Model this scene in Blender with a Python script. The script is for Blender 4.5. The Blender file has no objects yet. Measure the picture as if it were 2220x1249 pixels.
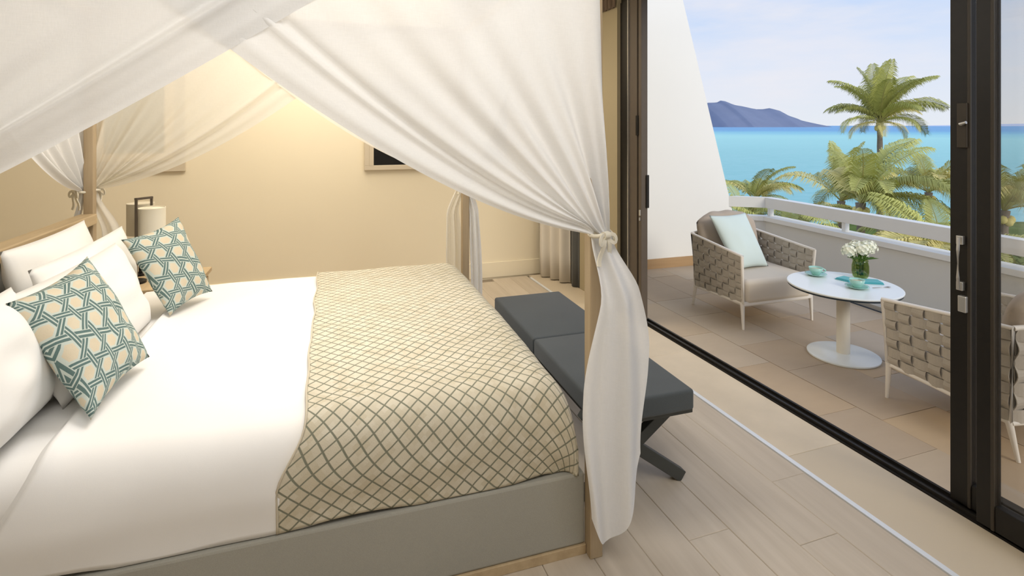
import bpy, bmesh, math, random
from mathutils import Vector, Matrix, noise
random.seed(7)
SC = bpy.context.scene
COL = SC.collection
PI = math.pi

# ------------------------------------------------------------------ camera, sky, sun, lamps, exposure
EYE = 1.55
YAW = math.radians(18.0)
FWD = Vector((math.sin(YAW), math.cos(YAW), 0)); RGT = Vector((math.cos(YAW), -math.sin(YAW), 0))
cam_d = bpy.data.cameras.new('camera'); cam = bpy.data.objects.new('camera', cam_d); COL.objects.link(cam)
cam.location = (0, 0, EYE); cam.rotation_euler = (PI/2, 0, -YAW)
cam_d.sensor_width = 36; cam_d.lens = 36*1200/2220; cam_d.shift_y = -(624.5-272)/2220
cam_d.clip_start = .05; cam_d.clip_end = 30000
SC.camera = cam
SC.view_settings.view_transform = 'Standard'; SC.view_settings.look = 'None'
SC.view_settings.gamma = 1; SC.view_settings.use_curve_mapping = False
SC.view_settings.exposure = 0.0
try:
    SC.cycles.max_bounces = 10; SC.cycles.transparent_max_bounces = 16
    SC.cycles.use_denoising = True
    SC.cycles.sample_clamp_indirect = 6
except Exception: pass

world = bpy.data.worlds.new('sky'); SC.world = world; world.use_nodes = True
def sky_nodes():
    nt = world.node_tree; N = nt.nodes; L = nt.links; N.clear()
    out = N.new('ShaderNodeOutputWorld'); bg = N.new('ShaderNodeBackground'); L.new(bg.outputs[0], out.inputs[0])
    tc = N.new('ShaderNodeTexCoord'); sx = N.new('ShaderNodeSeparateXYZ'); L.new(tc.outputs['Generated'], sx.inputs[0])
    r = N.new('ShaderNodeValToRGB'); L.new(sx.outputs['Z'], r.inputs[0])
    e = r.color_ramp.elements
    e[0].position = 0.0; e[0].color = (.80,.84,.90,1)
    e[1].position = 1.0; e[1].color = (.34,.52,.95,1)
    m = e.new(.10); m.color = (.72,.80,.95,1)
    m = e.new(.24); m.color = (.52,.68,.97,1)
    mp = N.new('ShaderNodeMapping'); mp.inputs['Scale'].default_value = (1.6,1.6,7.0); L.new(tc.outputs['Generated'], mp.inputs[0])
    nz = N.new('ShaderNodeTexNoise'); nz.inputs['Scale'].default_value = 2.1; nz.inputs['Detail'].default_value = 7; nz.inputs['Roughness'].default_value = .55
    L.new(mp.outputs[0], nz.inputs['Vector'])
    cr = N.new('ShaderNodeValToRGB'); cr.color_ramp.elements[0].position = .40; cr.color_ramp.elements[1].position = .72
    L.new(nz.outputs[0], cr.inputs[0])
    mx = N.new('ShaderNodeMix'); mx.data_type = 'RGBA'; L.new(cr.outputs[0], mx.inputs['Factor'])
    L.new(r.outputs[0], mx.inputs['A']); mx.inputs['B'].default_value = (.86,.85,.90,1)
    L.new(mx.outputs['Result'], bg.inputs[0]); bg.inputs[1].default_value = 1.0
sky_nodes()

def lamp(name, kind, loc, energy, color, size=.5, aim=None, **kw):
    d = bpy.data.lights.new(name, kind); o = bpy.data.objects.new(name, d); COL.objects.link(o)
    o.location = loc; d.energy = energy; d.color = color
    if kind == 'AREA': d.size = size
    if kind in ('POINT', 'SPOT'): d.shadow_soft_size = size
    for k, v in kw.items(): setattr(d, k, v)
    if aim is not None: o.rotation_euler = (Vector(aim)-Vector(loc)).to_track_quat('-Z', 'Y').to_euler()
    return o
sun = lamp('sun', 'SUN', (10,-10,8), 1.7, (1,.93,.80), aim=(10-.28, -10+1.0, 8-.50)); sun.data.angle = math.radians(24)
WARM = (1,.91,.77); SOFT = (1,.98,.955)
lamp('ceiling_light_entry', 'AREA', (.25,.75,2.74), 50, SOFT, 2.0, aim=(.25,1.3,0))
lamp('ceiling_light_bed', 'AREA', (-.1,2.8,2.74), 25, SOFT, .9, aim=(-.1,2.8,0))
lamp('ceiling_light_far', 'AREA', (.1,4.45,2.74), 54, WARM, 2.0, aim=(.1,4.6,0))
lamp('downlight_bed', 'SPOT', (.2,2.7,2.70), 60, SOFT, .10, aim=(.2,2.75,0), spot_size=math.radians(52), spot_blend=.9)

lamp('wall_fill_spot', 'SPOT', (-.9,3.95,2.72), 26, WARM, .15, aim=(-.9,5.35,.25), spot_size=math.radians(85), spot_blend=1.)  # added spot, stands in for bedside lamp glow low on the far wall
lamp('wall_fill_spot', 'SPOT', (-2.3,4.1,2.72), 42, WARM, .15, aim=(-2.2,5.3,.4), spot_size=math.radians(85), spot_blend=1.)  # second added spot, brightens the far wall behind the headboard

# ------------------------------------------------------------------ node helpers and materials
class G:
    """tiny node-graph helper"""
    def __init__(s, name):
        s.m = bpy.data.materials.new(name); s.m.use_nodes = True
        s.nt = s.m.node_tree; s.nt.nodes.clear()
        s.out = s.nt.nodes.new('ShaderNodeOutputMaterial')
    def n(s, t, **kw):
        x = s.nt.nodes.new('ShaderNode'+t)
        for k, v in kw.items():
            if k.startswith('i_'): x.inputs[k[2:].replace('_', ' ')].default_value = v
            else: setattr(x, k, v)
        return x
    def l(s, a, b): s.nt.links.new(a, b)
    def math(s, op, a, b=None, c=None):
        x = s.nt.nodes.new('ShaderNodeMath'); x.operation = op
        for i, v in enumerate((a, b, c)):
            if v is None: continue
            if isinstance(v, (int, float)): x.inputs[i].default_value = v
            else: s.l(v, x.inputs[i])
        return x.outputs[0]
    def mix(s, f, a, b):
        x = s.nt.nodes.new('ShaderNodeMix'); x.data_type = 'RGBA'
        for k, v in (('Factor', f), ('A', a), ('B', b)):
            if isinstance(v, (int, float)): x.inputs[k].default_value = v
            elif isinstance(v, tuple): x.inputs[k].default_value = (*v, 1)
            else: s.l(v, x.inputs[k])
        return x.outputs['Result']
    def coord(s, which='Object', scale=(1,1,1)):
        t = s.n('TexCoord'); mp = s.n('Mapping'); mp.inputs['Scale'].default_value = scale
        s.l(t.outputs[which], mp.inputs[0]); return mp.outputs[0]
    def noise(s, vec, scale=5., detail=4., rough=.55):
        x = s.n('TexNoise'); x.inputs['Scale'].default_value = scale; x.inputs['Detail'].default_value = detail; x.inputs['Roughness'].default_value = rough
        s.l(vec, x.inputs['Vector']); return x.outputs[0]
    def bump(s, h, strength=.2, dist=.01):
        b = s.n('Bump'); b.inputs['Strength'].default_value = strength; b.inputs['Distance'].default_value = dist
        s.l(h, b.inputs['Height']); return b.outputs[0]
    def principled(s, col, rough=.6, spec=.3, normal=None, **kw):
        p = s.n('BsdfPrincipled')
        if isinstance(col, tuple): p.inputs['Base Color'].default_value = (*col, 1)
        else: s.l(col, p.inputs['Base Color'])
        p.inputs['Roughness'].default_value = rough; p.inputs['Specular IOR Level'].default_value = spec
        if normal is not None: s.l(normal, p.inputs['Normal'])
        for k, v in kw.items(): p.inputs[k.replace('_', ' ')].default_value = v
        return p.outputs[0]
    def done(s, sh): s.l(sh, s.out.inputs[0]); return s.m

def mul(c, k): return tuple(min(1, x*k) for x in c)
def plain(name, col, rough=.6, spec=.3, var=.06, nscale=6., bump=.0, bscale=60., metal=0., objvar=0.):
    g = G(name); v = g.coord()
    c = g.mix(g.noise(v, nscale), mul(col, 1-var), mul(col, 1+var))
    if objvar:
        oi = g.n('ObjectInfo'); c = g.mix(g.math('MULTIPLY', oi.outputs['Random'], 1.0), c, mul(col, 1-objvar))
    nrm = g.bump(g.noise(v, bscale, 3), bump, .004) if bump else None
    return g.done(g.principled(c, rough, spec, nrm, Metallic=metal))
def fabric(name, col, weave=380., var=.05, bump=.25, rough=.9, fleck=.0):
    g = G(name); v = g.coord()
    c = g.mix(g.noise(v, 4.), mul(col, 1-var), mul(col, 1+var))
    if fleck:
        f = g.noise(g.coord('Object', (1,1,1)), 240., 2, .7)
        c = g.mix(g.math('MULTIPLY', f, fleck), c, mul(col, .35))
    h = g.noise(v, weave, 2)
    p = g.principled(c, rough, .15, g.bump(h, bump, .002), Sheen_Weight=.15)
    return g.done(p)
def sheer(name, col, see=.12, trans=.45):
    g = G(name); v = g.coord('Object', (1,1,1))
    w = g.noise(g.coord('Object', (300,300,40)), 1., 2); w2 = g.noise(g.coord('Object', (40,40,300)), 1., 2)
    h = g.math('ADD', w, w2)
    c = g.mix(g.math('MULTIPLY', h, .5), mul(col, .93), mul(col, 1.05))
    d = g.n('BsdfDiffuse'); g.l(c, d.inputs[0]); t = g.n('BsdfTranslucent'); g.l(c, t.inputs[0])
    nb = g.bump(h, .12, .002); g.l(nb, d.inputs['Normal'])
    a = g.n('MixShader'); a.inputs[0].default_value = trans; g.l(d.outputs[0], a.inputs[1]); g.l(t.outputs[0], a.inputs[2])
    tr = g.n('BsdfTransparent')
    b = g.n('MixShader'); b.inputs[0].default_value = see; g.l(a.outputs[0], b.inputs[1]); g.l(tr.outputs[0], b.inputs[2])
    return g.done(b.outputs[0])
def wood(name, col, dark, axis=1, scale=1., rough=.5, objvar=.25, knots=False, bump=.08):
    g = G(name)
    sc = [16, 16, 16]; sc[axis] = 1.1
    oi = g.n('ObjectInfo')
    t = g.n('TexCoord'); add = g.n('VectorMath', operation='ADD')
    g.l(t.outputs['Object'], add.inputs[0])
    off = g.n('CombineXYZ'); r7 = g.math('MULTIPLY', oi.outputs['Random'], 37.)
    g.l(r7, off.inputs[0]); g.l(r7, off.inputs[1]); g.l(off.outputs[0], add.inputs[1])
    mp = g.n('Mapping'); mp.inputs['Scale'].default_value = [x*scale for x in sc]; g.l(add.outputs[0], mp.inputs[0])
    n1 = g.noise(mp.outputs[0], 1.0, 6, .6)
    r = g.n('ValToRGB'); r.color_ramp.elements[0].position = .3; r.color_ramp.elements[1].position = .7; g.l(n1, r.inputs[0])
    c = g.mix(r.outputs[0], dark, col)
    c = g.mix(g.math('MULTIPLY', oi.outputs['Random'], objvar*2), c, mul(tuple((a+b)/2 for a, b in zip(col, dark)), .82))
    if knots:
        kv = g.noise(add.outputs[0], 2.6, 1, .4)
        kr = g.n('ValToRGB'); kr.color_ramp.elements[0].position = .745; kr.color_ramp.elements[1].position = .765; g.l(kv, kr.inputs[0])
        c = g.mix(kr.outputs[0], c, mul(dark, .35))
    return g.done(g.principled(c, rough, .3, g.bump(n1, bump, .003)))

M = {}
M['wall'] = plain('wall_paint', (.82,.735,.565), .85, .15, .015, 2., .04, 120.)
M['wall_white'] = plain('ceiling_paint', (.86,.83,.76), .9, .1, .01, 2.)
M['tan'] = plain('tan_panel', (.40,.335,.215), .7, .2, .04, 2.)
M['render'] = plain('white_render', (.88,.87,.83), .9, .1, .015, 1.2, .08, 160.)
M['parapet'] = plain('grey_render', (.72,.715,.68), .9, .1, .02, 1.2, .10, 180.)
M['rail_white'] = plain('white_rail_paint', (.84,.84,.81), .5, .3, .01)
M['plank'] = wood('oak_plank', (.60,.515,.41), (.50,.42,.325), 1, 1.2, .45, .16, True)
M['slab'] = plain('sandstone_slab', (.66,.56,.42), .55, .3, .12, 5., .06, 40., objvar=.12)
M['joint'] = plain('dark_joint', (.30,.25,.19), .9, .1)
def tile_mat():
    g = G('stone_tile'); v = g.coord(); oi = g.n('ObjectInfo')
    r = g.n('ValToRGB'); g.l(oi.outputs['Random'], r.inputs[0]); e = r.color_ramp.elements
    e[0].position = 0; e[0].color = (.50,.36,.22,1); e[1].position = 1; e[1].color = (.58,.47,.345,1)
    for p, c in ((.25,(.40,.315,.235,1)), (.5,(.54,.385,.225,1)), (.75,(.43,.365,.29,1))):
        x = e.new(p); x.color = c
    n1 = g.noise(g.coord('Object', (2.0,6.0,3.0)), 1.6, 6, .6); n2 = g.noise(v, 3., 3)
    c = g.mix(n1, g.mix(.35, r.outputs[0], (.34,.26,.18)), g.mix(.15, r.outputs[0], (.66,.55,.42)))
    c = g.mix(g.math('MULTIPLY', n2, .35), c, (.52,.42,.30))
    return g.done(g.principled(c, .6, .25, g.bump(n1, .12, .006)))
M['tile'] = tile_mat()
M['bronze'] = plain('dark_bronze', (.013,.011,.009), .45, .3, .2, 30.)
M['bronze_lit'] = plain('lit_tone_bronze', (.105,.082,.062), .5, .4, .1, 20.)  # same bronze, its lit look painted in as a browner base colour
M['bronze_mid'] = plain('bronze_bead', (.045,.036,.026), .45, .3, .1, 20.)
M['steel'] = plain('steel', (.55,.54,.52), .35, .5, .05, 30., metal=.8)
M['strip'] = plain('aluminium_strip', (.78,.80,.82), .4, .5, .02, 30., metal=.2)
M['post'] = wood('ash_post', (.50,.385,.245), (.39,.29,.175), 2, 1.5, .5, .1)
M['head'] = wood('ash_head', (.60,.46,.28), (.45,.33,.19), 1, 1.5, .5, .1)
M['base'] = fabric('grey_linen', (.40,.385,.33), 420., .05, .35, fleck=.25)
M['sheet'] = fabric('white_cotton', (.88,.86,.83), 500., .012, .06)
M['pillowcase'] = fabric('pillow_cotton', (.88,.86,.82), 500., .012, .06)
M['curtain'] = sheer('sheer_voile', (.91,.905,.895), .06, .20)
M['curtain_far'] = sheer('sheer_voile_backlit', (.84,.80,.71), .20, .30)  # same voile, backlit look painted in as a duller base colour
M['tie'] = fabric('cream_tie', (.80,.74,.60), 300., .04, .2)
M['bench'] = fabric('charcoal_wool', (.085,.095,.10), 420., .14, .4, fleck=.3)
M['bench_leg'] = plain('dark_stained_leg', (.050,.052,.048), .5, .3, .2, 20.)
M['drape'] = fabric('beige_drape', (.70,.65,.57), 380., .05, .2)
M['drape_dark'] = fabric('charcoal_drape', (.10,.10,.095), 380., .06, .2)
M['valance'] = fabric('brown_pleat', (.16,.115,.08), 240., .2, .3)
M['screen'] = plain('black_screen', (.004,.004,.005), .25, .4, 0)
M['bezel'] = plain('greige_bezel', (.60,.52,.40), .6, .2, .02)
M['frame_light'] = plain('pale_frame', (.78,.64,.45), .6, .2, .02)
M['glass_dark'] = plain('dim_glass', (.20,.21,.17), .3, .4, .35, 2.5)
M['shade'] = plain('ivory_shade', (.84,.80,.68), .8, .1, .03)
M['shade_grey'] = plain('grey_shade', (.62,.57,.46), .8, .1, .03)
M['chair_frame'] = plain('white_powdercoat', (.84,.79,.72), .45, .35, .02)
M['strap'] = fabric('taupe_strap', (.54,.49,.42), 260., .14, .4, fleck=.3)
M['seat'] = fabric('sand_cushion', (.70,.62,.51), 420., .04, .2)
M['backcush'] = fabric('taupe_cushion', (.47,.39,.31), 420., .06, .2)
M['aqua'] = fabric('pale_aqua_linen', (.65,.75,.72), 420., .03, .25)
M['table'] = plain('white_table', (.82,.86,.86), .22, .5, .01)
M['table_edge'] = plain('dark_table_edge', (.03,.045,.06), .5, .3, .05)
M['table_leg'] = plain('cream_column', (.82,.77,.67), .4, .35, .02)
M['cup'] = plain('celadon_glaze', (.36,.64,.58), .2, .5, .10, 40.)
M['coffee'] = plain('milky_coffee', (.62,.50,.36), .3, .4, .2, 60.)
M['napkin'] = fabric('teal_napkin', (.10,.44,.50), 300., .08, .2)
M['petal'] = plain('white_petal', (.88,.89,.74), .7, .2, .06, 30.)
M['stem'] = plain('green_stem', (.10,.20,.035), .6, .3, .3, 30.)
M['leaf'] = plain('palm_leaf', (.37,.37,.105), .55, .35, .3, 1.5, objvar=-.5)
M['leaf_dry'] = plain('palm_leaf_yellow', (.70,.60,.22), .55, .3, .25, 1.5, objvar=-.2)
M['rachis'] = plain('palm_midrib', (.42,.38,.13), .5, .3, .1, 3.)
M['trunk'] = plain('palm_trunk', (.27,.22,.17), .9, .1, .25, 9., .3, 20.)
M['lawn'] = plain('lawn', (.11,.16,.035), .95, .1, .45, .5, .3, 4.)
M['shrub'] = plain('shrub_leaf', (.085,.13,.025), .7, .2, .4, 3., objvar=.3)
M['island'] = plain('haze_tinted_hills', (.225,.265,.375), .95, .0, .12, .006)  # aerial haze painted into the base colour as blue-grey
M['island_far'] = plain('haze_tinted_far_hills', (.60,.66,.80), .95, .0, .03, .004)  # farther ridge, thicker haze painted in as a paler blue
def glass_mat(name, tint, refl):
    g = G(name); t = g.n('BsdfTransparent'); t.inputs[0].default_value = (*tint, 1)
    gl = g.n('BsdfGlossy'); gl.inputs['Roughness'].default_value = .02
    m = g.n('MixShader'); m.inputs[0].default_value = refl; g.l(t.outputs[0], m.inputs[1]); g.l(gl.outputs[0], m.inputs[2])
    return g.done(m.outputs[0])
M['pane'] = glass_mat('door_glass', (.955,.95,.94), .035)
M['vase'] = glass_mat('green_glass', (.66,.74,.45), .08)
def sea_mat():
    g = G('lagoon_water'); t = g.n('TexCoord'); ln = g.n('VectorMath', operation='LENGTH'); g.l(t.outputs['Object'], ln.inputs[0])
    wob = g.noise(g.coord('Object', (.004,.012,1)), 1., 4)
    dist = g.math('MULTIPLY', ln.outputs['Value'], g.math('ADD', g.math('MULTIPLY', wob, .5), .75))
    lg = g.math('DIVIDE', g.math('LOGARITHM', dist, 10.), 4.3)
    r = g.n('ValToRGB'); g.l(lg, r.inputs[0]); e = r.color_ramp.elements
    e[0].position = .42; e[0].color = (.20,.53,.55,1); e[1].position = .80; e[1].color = (.10,.34,.66,1)
    for p, c in ((.54,(.28,.64,.62,1)), (.645,(.38,.79,.74,1)), (.69,(.20,.60,.72,1)), (.73,(.085,.35,.66,1))):
        x = e.new(p); x.color = c
    w = g.noise(g.coord('Object', (.25,.6,1)), 1., 5, .65)
    c = g.mix(g.math('MULTIPLY', g.math('SUBTRACT', w, .25), .7), r.outputs[0], (.55,.84,.86))
    return g.done(g.principled(c, .5, .12, g.bump(w, .4, .5)))
M['sea'] = sea_mat()
def lattice_mat():
    g = G('lattice_coverlet'); t = g.n('TexCoord'); s = g.n('SeparateXYZ'); g.l(t.outputs['UV'], s.inputs[0])
    wv = g.noise(t.outputs['Object'], 9., 2); wob = g.math('MULTIPLY', g.math('SUBTRACT', wv, .5), .008)
    u = g.math('ADD', s.outputs[0], wob); v = g.math('SUBTRACT', s.outputs[1], wob)
    P = .056
    def line(e):
        f = g.math('FRACT', g.math('DIVIDE', e, P)); return g.math('ABSOLUTE', g.math('SUBTRACT', f, .5))
    a = line(g.math('ADD', u, v)); b = line(g.math('SUBTRACT', u, v))
    mn = g.math('MINIMUM', a, b)
    msk = g.n('MapRange'); msk.inputs['From Min'].default_value = .045; msk.inputs['From Max'].default_value = .085
    msk.inputs['To Min'].default_value = 1; msk.inputs['To Max'].default_value = 0; g.l(mn, msk.inputs[0])
    ia = g.math('FLOOR', g.math('DIVIDE', g.math('ADD', u, v), P)); ib = g.math('FLOOR', g.math('DIVIDE', g.math('SUBTRACT', u, v), P))
    cm = g.n('CombineXYZ'); g.l(ia, cm.inputs[0]); g.l(ib, cm.inputs[1])
    wn = g.n('TexWhiteNoise'); g.l(cm.outputs[0], wn.inputs[0])
    fill = g.mix(wn.outputs[0], (.60,.53,.39), (.69,.63,.50))
    fill = g.mix(g.math('MULTIPLY', g.noise(t.outputs['Object'], 300., 2), .3), fill, (.52,.46,.34))
    col = g.mix(msk.outputs[0], fill, (.22,.22,.16))
    h = g.math('SUBTRACT', g.noise(t.outputs['Object'], 300., 2), msk.outputs[0])
    return g.done(g.principled(col, .85, .15, g.bump(h, .3, .003)))
M['lattice'] = lattice_mat()
def cane_mat():
    g = G('cane_print'); t = g.n('TexCoord'); s = g.n('SeparateXYZ'); g.l(t.outputs['UV'], s.inputs[0])
    P = .078; ds = []
    for k, ang in enumerate((12, 72, 132)):
        a = math.radians(ang)
        e = g.math('ADD', g.math('MULTIPLY', s.outputs[0], math.cos(a)/P), g.math('MULTIPLY', s.outputs[1], math.sin(a)/P))
        ds.append(g.math('ABSOLUTE', g.math('SUBTRACT', g.math('FRACT', g.math('ADD', e, (.5,.0,.5)[k])), .5)))
    hits = []; edges = []
    for k in range(3):
        # over and under: each strip dives beneath the family before it
        d = ds[k]; o = ds[(k+2) % 3]
        bar = g.math('MULTIPLY', g.math('GREATER_THAN', d, .030), g.math('LESS_THAN', d, .125))
        hits.append(g.math('MULTIPLY', bar, g.math('GREATER_THAN', o, .15)))
        edges.append(g.math('LESS_THAN', d, .225))
    teal = g.math('MAXIMUM', g.math('MAXIMUM', hits[0], hits[1]), hits[2])
    band = g.math('MAXIMUM', g.math('MAXIMUM', edges[0], edges[1]), edges[2])
    nz = g.noise(t.outputs['Object'], 260., 2)
    cream = g.mix(g.noise(t.outputs['UV'], 14., 2), (.66,.54,.37), (.74,.66,.50))
    c = g.mix(band, cream, (.58,.64,.58)); c = g.mix(teal, c, (.085,.16,.155))
    c = g.mix(g.math('MULTIPLY', nz, .2), c, (.45,.45,.38))
    return g.done(g.principled(c, .85, .15, g.bump(nz, .3, .002)))
M['cane'] = cane_mat()

# ------------------------------------------------------------------ mesh helpers (vertices in world coordinates)
def wloc(p):
    v = Vector((0,0,0))
    while p is not None: v += p.location; p = p.parent
    return v
def link(name, me, mat, parent=None):
    o = bpy.data.objects.new(name, me); COL.objects.link(o)
    if mat is not None and not me.materials: me.materials.append(mat)
    if parent is not None:
        o.parent = parent
        if parent.type == 'EMPTY': o.matrix_parent_inverse = Matrix.Translation(-parent.location)
    return o
def thing(name, label, cat, loc=(0,0,0), group=None):
    o = bpy.data.objects.new(name, None); COL.objects.link(o); o.location = loc; o.empty_display_size = .1
    o['label'] = label; o['category'] = cat
    if group: o['group'] = group
    return o
def tag(o, label, cat, group=None):
    o['label'] = label; o['category'] = cat
    if group: o['group'] = group
    return o
def struct(o): o['kind'] = 'structure'; return o

class MB:
    def __init__(s): s.bm = bmesh.new(); s.uv = None; s.x = Matrix.Identity(4)
    def v(s, co): return s.bm.verts.new(s.x @ Vector(co))
    def box(s, lo, hi):
        x0,y0,z0 = lo; x1,y1,z1 = hi
        p = [s.v(c) for c in ((x0,y0,z0),(x1,y0,z0),(x1,y1,z0),(x0,y1,z0),(x0,y0,z1),(x1,y0,z1),(x1,y1,z1),(x0,y1,z1))]
        for f in ((3,2,1,0),(4,5,6,7),(0,1,5,4),(1,2,6,5),(2,3,7,6),(3,0,4,7)): s.bm.faces.new([p[i] for i in f])
        return s
    def prism(s, poly, d):   # planar polygon extruded by vector d
        d = Vector(d); a = [s.v(c) for c in poly]; b = [s.v(Vector(c)+d) for c in poly]; n = len(poly)
        s.bm.faces.new(a[::-1]); s.bm.faces.new(b)
        for i in range(n): s.bm.faces.new((a[i], a[(i+1)%n], b[(i+1)%n], b[i]))
        return s
    def tube(s, pts, r, n=10, cap=True):
        pts = [Vector(p) for p in pts]; rs = r if isinstance(r, (list, tuple)) else [r]*len(pts); rings = []
        up = Vector((0,0,1))
        for i, p in enumerate(pts):
            t = (pts[min(i+1, len(pts)-1)]-pts[max(i-1, 0)]).normalized()
            a = t.cross(up)
            if a.length < .05: a = t.cross(Vector((0,1,0)))
            a.normalize(); b = t.cross(a)
            rings.append([s.v(p+(a*math.cos(2*PI*k/n)+b*math.sin(2*PI*k/n))*rs[i]) for k in range(n)])
        for r0, r1 in zip(rings, rings[1:]):
            for k in range(n): s.bm.faces.new((r0[k], r0[(k+1)%n], r1[(k+1)%n], r1[k]))
        if cap: s.bm.faces.new(rings[0][::-1]); s.bm.faces.new(rings[-1])
        return s
    def bar(s, p, q, w, h, up=(0,0,1)):   # rectangular bar p->q
        p = Vector(p); q = Vector(q); t = (q-p).normalized(); a = t.cross(Vector(up)).normalized(); b = a.cross(t)
        c = [a*w/2+b*h/2, -a*w/2+b*h/2, -a*w/2-b*h/2, a*w/2-b*h/2]
        A = [s.v(p+k) for k in c]; B = [s.v(q+k) for k in c]
        for i in range(4): s.bm.faces.new((A[i], A[(i+1)%4], B[(i+1)%4], B[i]))
        s.bm.faces.new(A[::-1]); s.bm.faces.new(B); return s
    def lathe(s, c, prof, n=32):
        c = Vector(c); rings = []
        for r, z in prof:
            if r < 1e-6: rings.append([s.v(c+Vector((0,0,z)))])
            else: rings.append([s.v(c+Vector((r*math.cos(2*PI*k/n), r*math.sin(2*PI*k/n), z))) for k in range(n)])
        for a, b in zip(rings, rings[1:]):
            for k in range(n):
                q = [a[k % len(a)], a[(k+1) % len(a)], b[(k+1) % len(b)], b[k % len(b)]]
                u = []
                for w in q:
                    if w not in u: u.append(w)
                if len(u) >= 3: s.bm.faces.new(u)
        return s
    def grid(s, nu, nv, fn, uvfn=None, closed=False):
        if uvfn and s.uv is None: s.uv = s.bm.loops.layers.uv.new('UVMap')
        V = [[s.v(fn(i/nu, j/nv)) for j in range(nv+1)] for i in range(nu+1)]
        for i in range(nu):
            for j in range(nv):
                f = s.bm.faces.new((V[i][j], V[i+1][j], V[i+1][j+1], V[i][j+1]))
                if uvfn:
                    for lp, (a, b) in zip(f.loops, ((i,j),(i+1,j),(i+1,j+1),(i,j+1))): lp[s.uv].uv = uvfn(a/nu, b/nv)
        return V
    def build(s, name, mat, parent=None, smooth=False, bevel=0, seg=2, weld=0, sharp=None):
        if weld: bmesh.ops.remove_doubles(s.bm, verts=s.bm.verts, dist=weld)
        bmesh.ops.recalc_face_normals(s.bm, faces=s.bm.faces)
        me = bpy.data.meshes.new(name); s.bm.to_mesh(me); s.bm.free()
        if smooth:
            me.polygons.foreach_set('use_smooth', [True]*len(me.polygons))
            if sharp: me.set_sharp_from_angle(angle=math.radians(sharp))
        o = link(name, me, mat, parent)
        if bevel:
            b = o.modifiers.new('bevel', 'BEVEL'); b.width = bevel; b.segments = seg; b.limit_method = 'ANGLE'
        return o
def box(name, lo, hi, mat, parent=None, bevel=0, x=None):
    m = MB()
    if x is not None: m.x = x
    return m.box(lo, hi).build(name, mat, parent, bevel=bevel)
def sm(a, b, x):
    t = max(0, min(1, (x-a)/(b-a))); return t*t*(3-2*t)
def nz3(x, y, z=0): return noise.noise(Vector((x, y, z)))

# the door line is turned a little from the bed: its own frame (s along the door toward the viewer, w outward, z up)
DO = Vector((2.325, 3.814, 0)); DT = Vector((.0287,-1,0)).normalized(); DN = Vector((1,.0287,0)).normalized()
DX = Matrix(((DT.x, DN.x, 0, DO.x), (DT.y, DN.y, 0, DO.y), (0,0,1,0), (0,0,0,1)))

# ------------------------------------------------------------------ room shell
CEIL = 2.80
struct(box('wall_back', (-3.3,5.44,-.1), (2.75,5.60,CEIL+.1), M['wall']))
struct(box('wall_left', (-3.46,-1.7,-.1), (-3.3,5.6,CEIL+.1), M['wall']))
struct(box('wall_front', (-3.3,-1.86,-.1), (2.6,-1.7,CEIL+.1), M['wall']))
struct(box('ceiling', (-3.46,-1.86,CEIL), (2.75,5.6,CEIL+.14), M['wall_white']))
wr = struct(box('wall_right', (-1.63,-.06,-.05), (-.30,.16,CEIL), M['tan'], x=DX))
struct(box('trim_1', (-.30,-.045,2.62), (5.5,.16,CEIL), M['wall_white'], x=DX))
struct(box('baseboard_back', (-3.3,5.424,0), (2.27,5.44,.155), M['wall'], bevel=.003))
# floor: sub floor with planks, then the stone sill slabs
floor = struct(box('floor', (-3.3,-1.7,-.12), (2.33,5.44,-.022), M['joint']))
PW = .186; PL = 1.95
rnd = random.Random(3)
s_strip = -.36       # strip line, w coordinate
k = 0; w1 = s_strip-.014
while w1 > -5.5:
    w0 = w1-PW; s0 = -1.60-rnd.random()*PL*.95
    while s0 < 5.35:
        a = max(s0, -1.58); b = min(s0+PL, 5.35)
        if b-a > .12:
            dz = rnd.uniform(-.0006,.0006)
            mb = MB(); mb.x = DX
            g = .0006; c = .0018
            z1 = dz
            lo = [(a+g,w0+g),(b-g,w0+g),(b-g,w1-g),(a+g,w1-g)]
            hi = [(a+g+c,w0+g+c),(b-g-c,w0+g+c),(b-g-c,w1-g-c),(a+g+c,w1-g-c)]
            L0 = [mb.v((*p,-.021)) for p in lo]; L1 = [mb.v((*p,z1-.002)) for p in lo]; L2 = [mb.v((*p,z1)) for p in hi]
            for A, B in ((L0,L1),(L1,L2)):
                for i in range(4): mb.bm.faces.new((A[i],A[(i+1)%4],B[(i+1)%4],B[i]))
            mb.bm.faces.new(L2); mb.bm.faces.new(L0[::-1])
            mb.build('plank', M['plank'], floor)
        s0 += PL
    w1 = w0
s0 = -1.58
for L_ in (1.0,1.15,1.17,1.13,1.2,1.2):
    box('stone_slab', (s0+.001, s_strip+.014, -.021), (min(s0+L_-.001,5.35), -.012, .001), M['slab'], floor, bevel=.002, x=DX); s0 += L_
struct(box('trim_2', (-1.5, s_strip-.012, -.021), (5.35, s_strip+.012, .004), M['strip'], x=DX))

# ------------------------------------------------------------------ sliding doors
d1 = struct(thing('door_1','',''));  del d1['label'], d1['category']
m = MB(); m.x = DX; m.box((-.3,-.010,-.02),(5.4,.085,.006)).box((-.3,.004,.006),(5.4,.016,.020)).box((-.3,.052,.006),(5.4,.066,.020)); m.build('track', M['bronze'], d1)
box('head_rail', (-.3,-.02,2.57), (5.4,.11,2.62), M['bronze'], d1, x=DX)
box('jamb', (-.300,-.03,0), (-.175,.10,2.57), M['bronze'], d1, bevel=.003, x=DX)
box('jamb_bead', (-.181,-.036,0), (-.171,-.02,2.57), M['steel'], d1, x=DX)
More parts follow.
